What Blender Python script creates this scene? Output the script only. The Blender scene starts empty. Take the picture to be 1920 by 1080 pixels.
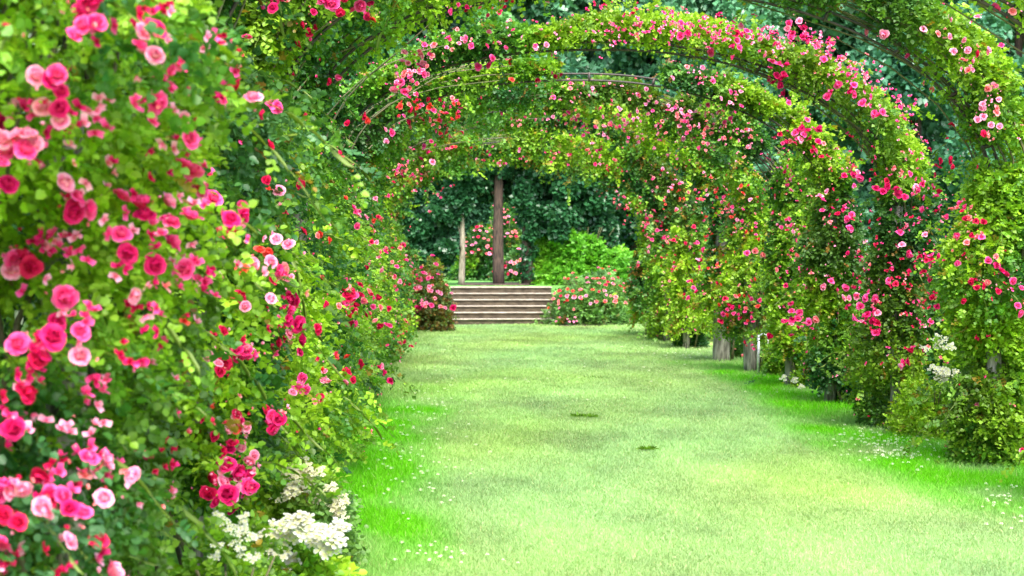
import bpy, math, random
import numpy as np
from mathutils import Vector, Matrix, Quaternion

rng = np.random.default_rng(7)
random.seed(7)
SC = bpy.context.scene
COL = SC.collection
F, VX, VY, EYE = 2800.0, 832.0, 485.0, 1.6        # focal length and vanishing point in photo pixels, eye height


def at(px, py, d):
    return np.array([(px - VX) * d / F, d, EYE - (py - VY) * d / F])


def ground_at(px, py, z=0.0):
    d = (EYE - z) * F / (py - VY)
    return np.array([(px - VX) * d / F, d, z])


# ------------------------------------------------------------------ materials
def new_mat(name):
    m = bpy.data.materials.new(name)
    m.use_nodes = True
    nt = m.node_tree
    nt.nodes.clear()
    out = nt.nodes.new('ShaderNodeOutputMaterial')
    return m, nt, out


def leaf_material(name, trans=0.4, rough=0.45, spec=0.35, tint=(1.25, 1.2, 0.6)):
    m, nt, out = new_mat(name)
    a = nt.nodes.new('ShaderNodeAttribute'); a.attribute_name = 'col'
    p = nt.nodes.new('ShaderNodeBsdfPrincipled')
    p.inputs['Roughness'].default_value = rough
    p.inputs['Specular IOR Level'].default_value = spec
    t = nt.nodes.new('ShaderNodeBsdfTranslucent')
    mul = nt.nodes.new('ShaderNodeMix'); mul.data_type = 'RGBA'; mul.blend_type = 'MULTIPLY'
    mul.inputs[0].default_value = 1.0
    mul.inputs[7].default_value = (*tint, 1)
    nt.links.new(a.outputs['Color'], p.inputs['Base Color'])
    nt.links.new(a.outputs['Color'], mul.inputs[6])
    nt.links.new(mul.outputs[2], t.inputs['Color'])
    mx = nt.nodes.new('ShaderNodeMixShader'); mx.inputs[0].default_value = trans
    nt.links.new(p.outputs[0], mx.inputs[1]); nt.links.new(t.outputs[0], mx.inputs[2])
    nt.links.new(mx.outputs[0], out.inputs['Surface'])
    return m


def noise_material(name, c1, c2, scale=6, detail=6, rough=0.8, stretch=(1, 1, 1), bump=0.4, metal=0.0, c3=None):
    m, nt, out = new_mat(name)
    tc = nt.nodes.new('ShaderNodeTexCoord')
    mp = nt.nodes.new('ShaderNodeMapping'); mp.inputs['Scale'].default_value = stretch
    n = nt.nodes.new('ShaderNodeTexNoise'); n.inputs['Scale'].default_value = scale; n.inputs['Detail'].default_value = detail
    r = nt.nodes.new('ShaderNodeValToRGB')
    r.color_ramp.elements[0].position = 0.35; r.color_ramp.elements[0].color = (*c1, 1)
    r.color_ramp.elements[1].position = 0.68; r.color_ramp.elements[1].color = (*c2, 1)
    if c3:
        e = r.color_ramp.elements.new(0.5); e.color = (*c3, 1)
    b = nt.nodes.new('ShaderNodeBump'); b.inputs['Strength'].default_value = bump; b.inputs['Distance'].default_value = 0.02
    p = nt.nodes.new('ShaderNodeBsdfPrincipled'); p.inputs['Roughness'].default_value = rough; p.inputs['Metallic'].default_value = metal
    nt.links.new(tc.outputs['Object'], mp.inputs[0]); nt.links.new(mp.outputs[0], n.inputs['Vector'])
    nt.links.new(n.outputs[0], r.inputs[0]); nt.links.new(r.outputs[0], p.inputs['Base Color'])
    nt.links.new(n.outputs[0], b.inputs['Height']); nt.links.new(b.outputs[0], p.inputs['Normal'])
    nt.links.new(p.outputs[0], out.inputs['Surface'])
    return m


M_LEAF = leaf_material('leaf', 0.36)
M_DARKLEAF = leaf_material('dark leaf', 0.2, 0.35, 0.5, (1.1, 1.15, 0.7))
M_PETAL = leaf_material('petal', 0.35, 0.6, 0.2, (1.1, 0.9, 0.95))
M_BLADE = leaf_material('grass blade', 0.45, 0.6, 0.2, (1.15, 1.15, 0.6))
M_CANE = noise_material('rose cane', (0.05, 0.06, 0.02), (0.16, 0.13, 0.06), 14, 5, 0.7)
M_WOOD = noise_material('weathered timber', (0.08, 0.07, 0.06), (0.40, 0.37, 0.32), 5, 9, 0.9, (6, 6, 0.9), 0.9, c3=(0.24, 0.22, 0.19))
M_BARK = noise_material('brown bark', (0.02, 0.013, 0.01), (0.085, 0.052, 0.038), 5, 9, 0.95, (5, 5, 1), 1.0)
M_PALEBARK = noise_material('pale bark', (0.12, 0.10, 0.07), (0.32, 0.28, 0.21), 5, 9, 0.9, (5, 5, 1), 0.8)
M_IRON = noise_material('dark iron', (0.015, 0.013, 0.012), (0.06, 0.04, 0.03), 20, 5, 0.6, bump=0.2)
M_GALV = noise_material('galvanised steel', (0.35, 0.37, 0.38), (0.6, 0.62, 0.63), 25, 4, 0.4, bump=0.1, metal=0.6)
M_TREAD = noise_material('pale stone tread', (0.20, 0.17, 0.13), (0.42, 0.37, 0.30), 5, 8, 0.9, (1.2, 3, 3), 0.4)
M_RISER = noise_material('brown riser', (0.035, 0.026, 0.015), (0.105, 0.082, 0.052), 6, 8, 0.9, (1, 3, 3), 0.6)
M_SOIL = noise_material('soil', (0.03, 0.02, 0.015), (0.12, 0.085, 0.06), 14, 9, 1.0, bump=1.0)


# ------------------------------------------------------------------ mesh helpers
def link(name, me, mat, parent=None):
    o = bpy.data.objects.new(name, me)
    if mat is not None and not me.materials:
        me.materials.append(mat)
    COL.objects.link(o)
    if parent is not None:
        o.parent = parent
    return o


def tag(o, label=None, cat=None, group=None, kind=None):
    if label: o['label'] = label
    if cat: o['category'] = cat
    if group: o['group'] = group
    if kind: o['kind'] = kind
    return o


def empty(name, loc=(0, 0, 0)):
    o = bpy.data.objects.new(name, None)
    o.empty_display_size = 0.1
    COL.objects.link(o)
    o.location = loc
    return o


def make_mesh(verts, faces_per, nf, idx, cols=None, smooth=False):
    """verts (N,3); idx flat index array, every face has faces_per corners"""
    me = bpy.data.meshes.new('m')
    me.vertices.add(len(verts)); me.vertices.foreach_set('co', np.ascontiguousarray(verts, dtype=np.float32).ravel())
    me.loops.add(len(idx)); me.loops.foreach_set('vertex_index', np.ascontiguousarray(idx, dtype=np.int32))
    me.polygons.add(nf)
    me.polygons.foreach_set('loop_start', np.arange(nf, dtype=np.int32) * faces_per)
    if smooth:
        me.polygons.foreach_set('use_smooth', np.ones(nf, dtype=bool))
    me.update(calc_edges=True)
    if cols is not None:
        a = me.attributes.new('col', 'FLOAT_COLOR', 'POINT')
        c4 = np.ones((len(verts), 4), dtype=np.float32); c4[:, :3] = cols
        a.data.foreach_set('color', c4.ravel())
    return me


def norm(v):
    return v / np.maximum(np.linalg.norm(v, axis=-1, keepdims=True), 1e-9)


class Noise3:
    def __init__(self, seed, freq, n=14):
        r = np.random.default_rng(seed)
        self.k = norm(r.normal(size=(n, 3))) * (freq * r.uniform(0.5, 1.7, size=(n, 1)))
        self.p = r.uniform(0, 6.28, n)
        self.n = n

    def __call__(self, P):
        return np.sin(P @ self.k.T + self.p).sum(1) / math.sqrt(self.n / 2)      # about -2..2


def leaves_mesh(P, T, N, size, col, fine=False, width=0.55):
    """P base point, T direction of the midrib, N face normal, size length; every leaf folded along its midrib"""
    n = len(P)
    T = norm(T); S = norm(np.cross(T, N)); N = np.cross(S, T)
    s = size[:, None]
    if fine:
        prof = [(0, 0, 0), (.3, .44, .10), (.72, .36, .05), (1.0, 0, -.10), (.72, -.36, .05), (.3, -.44, .10)]
    else:
        prof = [(0, 0, 0), (.45, .5, .10), (1.0, 0, -.08), (.45, -.5, .10)]
    k = len(prof)
    V = np.empty((n, k, 3), dtype=np.float32)
    for j, (a, b, c) in enumerate(prof):
        V[:, j] = P + s * (T * a + S * (b * 1.8) * (np.asarray(width)[:, None] if np.ndim(width) else width) + N * c)
    base = (np.arange(n) * k)[:, None]
    if fine:
        idx = np.concatenate([base + np.array([[0, 1, 2, 3]]), base + np.array([[0, 3, 4, 5]])], 1).ravel(); fp = 4
    else:
        idx = np.concatenate([base + np.array([[0, 1, 2]]), base + np.array([[0, 2, 3]])], 1).ravel(); fp = 3
    C = np.repeat(col, k, axis=0)
    return make_mesh(V.reshape(-1, 3), fp, 2 * n, idx, C)


def sprays(C, D, r, L, size, k=7, spread=1.0, up=0.5):
    """compound leaves: k leaflets in pairs along a drooping stalk. returns P,T,N,size,index of the spray"""
    m = len(C)
    D = norm(D)
    A = norm(r.normal(size=(m, 3)))
    S = norm(np.cross(D, A)); U = np.cross(S, D)
    Lr = L * r.uniform(0.6, 1.3, m)
    Ps, Ts, Ns, Zs, I = [], [], [], [], []
    for j in range(k):
        t = (j // 2 + 1) / (k // 2 + 1)
        side = 0 if j == k - 1 else (1 if j % 2 else -1)
        p = C + D * (Lr * t)[:, None]
        p[:, 2] -= 0.35 * Lr * t * t
        td = D * (0.55 if side else 1.0) + S * side * 0.9 * spread + r.normal(size=(m, 3)) * 0.22
        td[:, 2] -= 0.15
        nn = U + r.normal(size=(m, 3)) * 0.35
        nn[:, 2] = np.abs(nn[:, 2]) + up
        Ps.append(p); Ts.append(td); Ns.append(nn)
        Zs.append(size * r.uniform(0.7, 1.25, m)); I.append(np.arange(m))
    return np.concatenate(Ps), np.concatenate(Ts), np.concatenate(Ns), np.concatenate(Zs), np.concatenate(I)


def tube_mesh(paths, sides=6, smooth=True):
    """paths: list of (pts (n,3), radii (n,)) joined into one mesh with closed ends"""
    V, Fc = [], []
    o = 0
    for pts, rad in paths:
        pts = np.asarray(pts, float); rad = np.broadcast_to(np.asarray(rad, float), (len(pts),))
        t = norm(np.gradient(pts, axis=0))
        ref = np.array([0.3, 0.9, 0.1]) if abs(t[0, 1]) < 0.8 else np.array([1.0, 0, 0])
        a = norm(np.cross(t, ref)); b = np.cross(t, a)
        for i in range(len(pts)):
            for s in range(sides):
                th = 2 * math.pi * s / sides
                V.append(pts[i] + rad[i] * (a[i] * math.cos(th) + b[i] * math.sin(th)))
        for i in range(len(pts) - 1):
            for s in range(sides):
                q = o + i * sides
                Fc.append((q + s, q + (s + 1) % sides, q + sides + (s + 1) % sides, q + sides + s))
        Fc.append(tuple(o + s for s in range(sides))[::-1])
        Fc.append(tuple(o + (len(pts) - 1) * sides + s for s in range(sides)))
        o += len(pts) * sides
    me = bpy.data.meshes.new('t')
    me.from_pydata([tuple(v) for v in V], [], Fc)
    if smooth:
        me.polygons.foreach_set('use_smooth', np.ones(len(me.polygons), dtype=bool))
    me.update()
    return me


def box_mesh(boxes):
    V, Fc = [], []
    for (x0, x1, y0, y1, z0, z1) in boxes:
        o = len(V)
        V += [(x0, y0, z0), (x1, y0, z0), (x1, y1, z0), (x0, y1, z0), (x0, y0, z1), (x1, y0, z1), (x1, y1, z1), (x0, y1, z1)]
        Fc += [tuple(o + i for i in f) for f in ((0, 3, 2, 1), (4, 5, 6, 7), (0, 1, 5, 4), (1, 2, 6, 5), (2, 3, 7, 6), (3, 0, 4, 7))]
    me = bpy.data.meshes.new('b'); me.from_pydata(V, [], Fc); me.update()
    return me


def bevel(o, w):
    b = o.modifiers.new('bevel', 'BEVEL'); b.width = w; b.segments = 2
    return o


# ------------------------------------------------------------------ palettes (real leaf colours, linear)
LIME = np.array([0.27, 0.46, 0.022]); GREEN = np.array([0.10, 0.27, 0.02]); DEEP = np.array([0.022, 0.10, 0.02])
OLIVE = np.array([0.15, 0.27, 0.02]); RUST = np.array([0.30, 0.10, 0.02]); BLUEG = np.array([0.075, 0.19, 0.07])


def leaf_cols(P, r, seed, lime=0.4, deep=0.25, rust=0.03, freq=2.2):
    n1 = Noise3(seed, freq)(P); n2 = Noise3(seed + 1, freq * 2.4)(P)
    v = 0.5 + 0.27 * n1 + 0.12 * n2 + r.normal(size=len(P)) * 0.09
    lim_t = np.clip((v - (1 - lime) + 0.10) / 0.35, 0, 1)[:, None]
    dp_t = np.clip((deep - v + 0.20) / 0.35, 0, 1)[:, None]
    c = GREEN * (1 - lim_t) + LIME * lim_t
    c = c * (1 - dp_t) + DEEP * dp_t
    ol = np.clip(Noise3(seed + 2, freq)(P) * 0.5 - 0.1, 0, 0.7)[:, None]
    c = c * (1 - ol) + OLIVE * ol * (0.55 + 0.6 * lim_t)
    bl = np.clip(Noise3(seed + 3, freq * 1.3)(P) * 0.5 - 0.35, 0, 0.7)[:, None]
    c = c * (1 - bl) + BLUEG * bl
    ru = (r.random(len(P)) < rust)
    c[ru] = c[ru] * 0.4 + RUST * 0.6
    return c * r.uniform(0.75, 1.25, (len(P), 1))


# ------------------------------------------------------------------ blooms
TONES = {
    'C': ((0.52, 0.002, 0.08), (0.78, 0.02, 0.20)),
    'P': ((0.78, 0.015, 0.18), (0.93, 0.14, 0.42)),
    'L': ((0.86, 0.13, 0.32), (0.95, 0.48, 0.65)),
    'R': ((0.50, 0.002, 0.045), (0.72, 0.012, 0.11)),
    'O': ((0.70, 0.02, 0.02), (0.9, 0.12, 0.09)),
    'S': ((0.85, 0.12, 0.16), (0.95, 0.40, 0.40)),
}


def bloom_arrays(seed, tone, npet, nu, nv, openness=1.0):
    """a rose: petals in a golden-angle spiral, upright and curled in the heart, spread outside; unit radius, axis +Z"""
    r = np.random.default_rng(seed)
    deep, light = map(np.array, TONES[tone])
    V, Fc, Cc = [], [], []
    for i in range(npet):
        t = (i + 0.5) / npet
        az = i * 2.39996 + r.uniform(-.25, .25)
        inner = t < 0.72
        phi = math.radians((84 - 42 * t if inner else 84 - 62 * t * openness) + r.uniform(-8, 8))
        ln = (0.34 + 0.66 * t) * r.uniform(0.88, 1.1)
        wd = (0.26 + 0.42 * t) * r.uniform(0.9, 1.1)
        er = np.array([math.cos(az), math.sin(az), 0]); es = np.array([-math.sin(az), math.cos(az), 0]); ez = np.array([0, 0, 1.0])
        o = len(V)
        tone_j = r.uniform(-0.22, 0.22)
        for a in range(nv + 1):
            v = a / nv
            ph = phi + (math.radians(75) * max(0, v - 0.35) if inner else -math.radians(54) * max(0, v - 0.45) + math.radians(18) * (0.4 - v))
            rad = 0.05 + ln * v * math.cos(phi if v < .5 else (phi + ph) / 2)
            zz = ln * v * math.sin((phi + ph) / 2) * 0.95
            w = wd * math.sin(math.pi * min(1, 0.16 + 0.62 * v)) * (1.0 if v < 0.9 else 0.86)
            for b in range(nu + 1):
                u = b / nu * 2 - 1
                cup = (1 - t * 0.4) * 0.42 * u * u * w
                ruff = 0.03 * math.sin(5 * u + i) * v
                V.append(er * (rad - cup * math.sin(phi)) + es * (u * w) + ez * (zz + cup * math.cos(phi) + ruff))
                m = min(1, max(0, 0.02 + 0.85 * v * v * (0.3 + 0.8 * t) + 0.12 * abs(u) * v + tone_j))
                Cc.append(deep * (1 - m) + light * m)
        for a in range(nv):
            for b in range(nu):
                q = o + a * (nu + 1) + b
                Fc.append((q, q + 1, q + nu + 2, q + nu + 1))
    V = np.array(V); V[:, 2] -= 0.2
    return V, np.array(Fc), np.array(Cc)


def mesh_from(V, Fc, Cc):
    return make_mesh(V, 4, len(Fc), Fc.ravel(), Cc, smooth=True)


BLOOM_HI = {t: [mesh_from(*bloom_arrays(11 * k + ord(t), t, 26, 4, 4, (1.0, 0.62, 0.82)[k])) for k in range(3)] for t in TONES}
BLOOM_MID = {t: [mesh_from(*bloom_arrays(31 * k + ord(t), t, 13, 2, 2, (1.0, 0.75)[k])) for k in range(2)] for t in TONES}
BLOOM_LO = {t: [bloom_arrays(51 * k + ord(t), t, 7, 2, 1, (1.0, 0.7)[k]) for k in range(2)] for t in TONES}
BLOOM_BUD = {t: bloom_arrays(77 + ord(t), t, 5, 1, 2, 0.35) for t in TONES}
for d_ in (BLOOM_HI, BLOOM_MID):
    for l_ in d_.values():
        for m_ in l_: m_.materials.append(M_PETAL)


def rot_to(d, r):
    q = Vector(d).to_track_quat('Z', 'Y')
    return q @ Quaternion((0, 0, 1), r.uniform(0, 6.28))


def put_bloom(parent, p, d, size, tone, r, hi, name='rose_bloom'):
    me = (BLOOM_HI if hi else BLOOM_MID)[tone]
    o = bpy.data.objects.new(name, me[int(r.integers(len(me)))])
    COL.objects.link(o)
    o.parent = parent
    o.location = Vector(p) - parent.location
    o.rotation_mode = 'QUATERNION'
    o.rotation_quaternion = rot_to(d, r)
    s = size * (0.59 if hi else 0.56)
    o.scale = (s, s, s * r.uniform(0.9, 1.15))
    return o


def merged_blooms(items, r, lib=None):
    """items: list of (p, d, size, tone) -> one mesh"""
    Vs, Fs, Cs = [], [], []; o = 0
    for p, d, size, tone, bud in items:
        size = size * (1.0 if bud else 1.05)
        V, Fc, Cc = BLOOM_BUD[tone] if bud else BLOOM_LO[tone][int(r.integers(2))]
        R = np.array(rot_to(d, r).to_matrix())
        Vs.append((V * size / 2) @ R.T + p); Fs.append(Fc + o); Cs.append(Cc); o += len(V)
    return make_mesh(np.concatenate(Vs), 4, sum(map(len, Fs)), np.concatenate(Fs).ravel(), np.concatenate(Cs), smooth=True)


# ------------------------------------------------------------------ the arches and the climbing roses on them
CX, A_, ZS = 1.6, 2.7, 2.1
STEP = 2.4


def hoop(side, ang, b, grow=0.0):
    """the hoop: a half ellipse, squarer on its left side"""
    e = 0.8 if side < 0 else 1.0
    def f(a):
        c = np.cos(a)
        return side * (A_ + grow) * np.sign(c) * np.abs(c) ** e, (b + grow) * np.abs(np.sin(a)) ** e
    X, Z = f(ang); a0 = np.clip(ang, 0.06, 3.0)
    X1, Z1 = f(a0 - .02); X2, Z2 = f(a0 + .02)
    return X, Z, X2 - X1, Z2 - Z1


def arch_path(side, s, apex=3.61, grow=0.0):
    """s: 0 at the ground, 1 at the springing, 2 at the apex. Returns point, tangent, outward normal"""
    s = np.asarray(s, float)
    b = apex - ZS
    col = s < 1
    ang = np.clip(s - 1, 0, 1.4) * (math.pi / 2)
    P = np.zeros((len(s), 3)); T = np.zeros_like(P); N = np.zeros_like(P)
    X, Z, tx, tz = hoop(side, ang, b, grow)
    P[:, 0] = CX + X
    P[:, 2] = np.where(col, s * ZS, ZS + Z)
    T[:, 0] = tx; T[:, 2] = tz
    T[col] = (0, 0, 1)
    T = norm(T)
    N[:, 0] = side * T[:, 2]; N[:, 2] = -side * T[:, 0]
    return P, T, N


class Plant:
    """one climbing rose: canes, foliage, blooms; everything in world coordinates, parented at its foot"""
    all = []

    def __init__(self, side, y, seed, label, n=4200, lsize=0.042, fine=False, rx=0.34, ry=0.42, ry_arch=0.36, rn_arch=0.25,
                 extent=1.0, apex=3.61, lime=0.4, deep=0.25, rust=0.03, kk=7, smin=0.0, xoff=0.0, arch_w=1.0, low=0.0):
        self.side, self.y, self.seed = side, y, seed
        self.r = r = np.random.default_rng(seed)
        self.root = empty('climbing_rose', (CX + side * A_ + xoff, y, 0))
        tag(self.root, label, 'climbing rose', 'climbing roses trained over the lawn arches')
        nz = Noise3(seed + 5, 3.2); nzs = Noise3(seed + 6, 7.0)
        # leaf spray seeds along the half arch
        m = int(n * 1.5)
        u = r.random(m)
        L1, L2 = ZS * (1 - smin) * (1.5 if side == 1 else 1.15), 3.4 * extent * arch_w
        s = np.where(u < L1 / (L1 + L2), smin + (1 - smin) * u * (L1 + L2) / L1, 1 + extent * (u * (L1 + L2) - L1) / L2)
        P, T, N = arch_path(side, s, apex)
        P[:, 0] += np.where(s < 1, xoff, 0)
        Y = np.array([0, 1.0, 0])
        th = r.uniform(0, 2 * math.pi, m)
        rr = r.random(m) ** 0.38
        w = np.clip((s - 0.75) / 0.45, 0, 1)
        Rn = rx * (1 - w) + rn_arch * w; Ry = ry * (1 - w) + ry_arch * w
        if y < 18: th = np.where((s > 1.25) & (np.cos(th) < -.15) & (r.random(m) < .78), math.pi - th, th)
        taper = np.where(s > 1 + extent - 0.22, 1 - 0.7 * (s - (1 + extent - 0.22)) / 0.22, 1.0)
        taper = taper * np.where(s < 0.12, 0.72 + 2.3 * s, 1.0)
        off = 0.6 * rn_arch * w
        dirs = N * np.cos(th)[:, None] + Y * np.sin(th)[:, None]
        base = P + N * off[:, None]
        q = base + dirs * 0.3
        bump = 1 + 0.26 * nz(q) + 0.13 * nzs(q)
        under = np.where((np.cos(th) < -0.2) & (s > 1.1), 0.5 if y < 18 else 0.8, 1.0)
        pos = base + (N * (np.cos(th) * Rn * under)[:, None] + Y * (np.sin(th) * Ry)[:, None]) * (rr * np.clip(bump, 0.45, 1.7) * taper)[:, None]
        pos += T * r.normal(size=(m, 1)) * 0.05
        pos[:, 0] -= low * np.clip((1.75 - pos[:, 2]) / 0.6, 0, 1)
        keep = (nzs(pos * 1.1) + 0.5 * nz(pos) > (-1.25 if side < 0 else -1.9)) & (pos[:, 2] > 0.03)
        self.pos_s = s[keep][:n]; self.rr = rr[keep][:n]
        pos, dirs, T = pos[keep][:n], dirs[keep][:n], T[keep][:n]
        # long loose shoots that break the outline
        ns = max(20, n // 70)
        k0 = r.integers(0, len(pos), ns)
        sh_c, sh_d = [], []
        canes = []; tw_p, tw_t, tw_z = [], [], []
        for i in k0:
            if self.pos_s[i] < 0.15: continue
            d0 = norm(dirs[i] + r.normal(size=3) * 0.45 + np.array([0, 0, 0.5 if self.pos_s[i] > 0.9 else 0.1]))
            ln = r.uniform(0.22, 0.5)
            t = np.linspace(0, 1, 7)
            pts = pos[i] + d0 * (t * ln)[:, None]; pts[:, 2] -= ln * 0.55 * t ** 2
            tw_p.append(pts[:-1]); tw_t.append(np.diff(pts, axis=0)); tw_z.append(np.linalg.norm(np.diff(pts, axis=0), axis=1) * 1.1)
            for j in range(1, 7):
                sh_c.append(pts[j]); sh_d.append(d0 + r.normal(size=3) * 0.7)
        pos = np.concatenate([pos, np.array(sh_c)]); dirs = np.concatenate([dirs, np.array(sh_d)])
        D = dirs * 0.9 + r.normal(size=pos.shape) * 0.55; D[:, 2] -= 0.12
        self.pos, self.dirs = pos, norm(dirs)
        scol = leaf_cols(pos, r, seed + 9, lime, deep, rust)
        Pl, Tl, Nl, Zl, I = sprays(pos, D, r, lsize * 2.6, lsize, kk)
        cl = scol[I] * r.uniform(0.82, 1.2, (len(I), 1))
        tp, tt, tz = np.concatenate(tw_p), np.concatenate(tw_t), np.concatenate(tw_z)
        wv = np.concatenate([np.full(len(Pl), 0.55), 0.003 / tz])
        Pl, Tl, Nl, Zl = np.concatenate([Pl, tp]), np.concatenate([Tl, tt]), np.concatenate([Nl, r.normal(size=tp.shape)]), np.concatenate([Zl, tz])
        cl = np.concatenate([cl, np.tile([[.16, .24, .04]], (len(tp), 1))])
        me = leaves_mesh(Pl - np.array(self.root.location), Tl, Nl, Zl, cl, fine, wv)
        fo = link('foliage', me, M_LEAF, self.root)
        # canes climbing the post and following the hoop
        for c in range(8 if y < 12 else 6):
            sN = 22
            ss = np.linspace(0.0, min(1 + extent * r.uniform(0.5, 1.0), 2), sN)
            Pc, Tc, Nc = arch_path(side, ss, apex, 0.06)
            Pc[:, 0] += np.where(ss < 1, xoff, 0)
            ph = r.uniform(0, 6.28); tw = r.uniform(1.5, 4)
            ra = r.uniform(0.05, 0.16)
            pts = Pc + Nc * (np.sin(ss * tw + ph) * ra)[:, None] + Y * (np.cos(ss * tw * 1.3 + ph) * ra * (ry / 0.42) ** 0.7)[:, None]
            pts[:, 1] += r.uniform(-0.2, 0.2) * (ry / 0.42)
            pts += r.normal(size=pts.shape) * 0.012
            canes.append((pts, np.linspace(0.016, 0.005, sN) * r.uniform(0.7, 1.2)))
        for p, q_ in canes:
            link('cane', tube_mesh([(p - np.array(self.root.location), q_)], 5), M_CANE, self.root)
        self.items = []; self.lo = []
        Plant.all.append(self)


def fix_y(pl):  # positions are generated round y=0 and moved to the arch
    pass


# arch_path gives y=0; shift by wrapping
_old = arch_path
PL_Y = [0.0]


def arch_path(side, s, apex=3.61, grow=0.0):
    P, T, N = _old(side, s, apex, grow)
    P[:, 1] += PL_Y[0]
    return P, T, N


ARCH_Y = [4.4, 6.8, 9.2, 11.5, 14.0, 16.4, 18.3, 20.7, 22.9, 26.3, 28.6, 31.0]           # 4.4 ... 30.8
ORD = ['nearest', 'second', 'third', 'fourth', 'fifth', 'sixth', 'seventh', 'eighth', 'ninth', 'tenth', 'eleventh', 'twelfth']
left_desc = [
    'climbing rose with heavy pink blooms filling the left edge, nearest of the left row',
    'climbing rose with crimson blooms over dark leaves, second from the camera in the left row',
    'climbing rose with bright leaves behind the white-flowered shrubs, third of the left row',
    'climbing rose reaching a bushy foot to the lawn, fourth of the left row',
    'climbing rose with pink clusters near the arch shoulder, fifth of the left row',
    'climbing rose around the dark hollow under its arch, sixth of the left row',
    'narrow strip of climbing rose, seventh from the camera in the left row',
    'narrow strip of climbing rose, eighth from the camera in the left row',
    'distant climbing rose, ninth from the camera in the left row',
    'distant climbing rose, tenth from the camera in the left row',
    'distant climbing rose, next to last before the steps in the left row',
    'farthest climbing rose of the left row, beside the rose bush left of the steps']
right_desc = {
    2: 'climbing rose showing only as leafy arch top in the upper right corner',
    3: 'tall sparse-flowered climbing rose column at the right edge',
    4: 'climbing rose with thick pink-flowered arch top, second column from the right edge',
    5: 'climbing rose hung with pink clusters, third column from the right edge',
    6: 'climbing rose above a thin grey post, fourth from the right edge',
    7: 'climbing rose above the grey post beside the water tap, fifth from the right edge',
    8: 'climbing rose above the thick pale bare post, sixth column from the right edge',
    9: 'climbing rose with coral clusters, seventh column from the right edge',
    10: 'distant leafy climbing rose, next to last of the right row before the steps',
    11: 'farthest climbing rose of the right row, beside the rose bush right of the steps'}

ARCHPOST = {}
for i, y in enumerate(ARCH_Y):
    d = y
    apex = 3.72 if i == 3 else (3.61 if i < 7 else 3.72)
    far = max(1.0, d / 14)
    ls = 0.027 if i == 0 else (0.032 if i == 1 else 0.035 * far ** 0.75)
    PL_Y[0] = y
    n = [13000, 10000, 8500, 7600, 6400, 5800, 4600, 3000, 2600, 2400, 2200, 2200][i]
    ext = {0: 0.35, 1: 0.6, 2: 1.0, 3: 1.02, 4: 0.95, 5: 0.95}.get(i, 1.05)
    Plant(-1, y, 100 + i * 17, left_desc[i], n=n, lsize=ls, fine=i < 3, rx={0: .48, 1: .38}.get(i, .42), ry={0: .8, 1: .95}.get(i, 1.12), ry_arch=[.5, .5, .34, .32, .26][min(i, 4)],
          rn_arch=[.3, .3, .26, .22, .11, .12, .13][min(i, 6)], smin={1: .28, 2: .1}.get(i, 0), xoff=-0.06, low=.3 if i == 0 else 0, extent=ext, apex=apex, lime=[0.24, 0.16, 0.75, 0.5, 0.4, 0.4, 0.5, .45, .45, .45, .45, .45][i], deep=[0.66, 0.72, 0.15, 0.2][i] if i < 4 else 0.22,  # deep greens on the nearest plants paint in shade; lime paints in sunlight
          rust=0.02 if i < 8 else 0.1)
    if i >= 2:
        ext = {2: 0.9, 4: 1.12, 5: 0.8, 3: 1.0}.get(i, 1.05)
        PL_Y[0] = y
        Plant(1, y, 500 + i * 23, right_desc[i], n=int(n * (1.15 if i > 2 else 0.6)), lsize=ls, fine=False, rx=0.27, ry=0.29, ry_arch=0.26, rn_arch={2: .25, 3: .25, 4: .19, 5: .15}.get(i, .13),
              extent=ext, apex=apex, lime={2: .7, 3: 0.55}.get(i, 0.56), deep=0.25, rust=0.03 if i < 7 else 0.1, smin=0.0 if i < 5 else ({5: .12, 6: .2, 7: .26, 8: .3}.get(i, .16)))  # raised lime share paints extra sky light into the right row's leaves

# ------------------------------------------------------------------ timber-and-iron arches
for i, y in enumerate(ARCH_Y):
    apex = 3.72 if i == 3 else (3.61 if i < 7 else 3.72)
    root = empty('garden_arch', (CX, y, 0))
    nm = ORD[i]
    tag(root, f'iron hoop arch on timber posts spanning the lawn, {nm} from the camera', 'garden arch', 'hoop arches over the lawn')
    loc = np.array([CX, y, 0])
    for side in (-1, 1):
        if side == 1 and i < 2: continue
        rr_ = {8: 0.12, 7: 0.10, 6: 0.07}.get(i, 0.06)
        z = np.linspace(-0.1, ZS, 9)
        pts = np.stack([np.full(9, side * A_), np.zeros(9), z], 1) + rng.normal(size=(9, 3)) * np.array([0.008, 0.008, 0])
        rad = rr_ * (1.12 - 0.2 * np.linspace(0, 1, 9)) * rng.uniform(0.96, 1.04, 9)
        link('timber_post', tube_mesh([(pts, rad)], 10), M_WOOD, root)
    for dy in (0.0,):
        for q, g in enumerate((0.0, 0.09)):
            a = np.linspace(0, math.pi, 49)
            h1, h2 = hoop(-1, a[:25], apex - ZS, g * .8), hoop(1, a[:24][::-1], apex - ZS, g * .8)
            pts = np.stack([np.concatenate([h1[0], h2[0]]), np.full(49, dy), ZS - 0.05 + np.concatenate([h1[1], h2[1]])], 1)
            if i < 2: pts = pts[:26]
            link('hoop_bar', tube_mesh([(pts, 0.011)], 6), M_IRON, root)
    for k in range(1, 12):
        a = math.pi * k / 12
        if i < 2 and a > 1.5: continue
        hx = hoop(-1 if a <= math.pi / 2 else 1, np.array([a if a <= math.pi / 2 else math.pi - a]), apex - ZS, .036)
        p = np.array([hx[0][0], 0, ZS - 0.05 + hx[1][0]])
        link('clamp_bar', tube_mesh([(np.array([p - (-math.cos(a) * .05, 0, math.sin(a) * .05), p + (-math.cos(a) * .05, 0, math.sin(a) * .05)]), 0.016)], 6), M_IRON, root)

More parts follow.
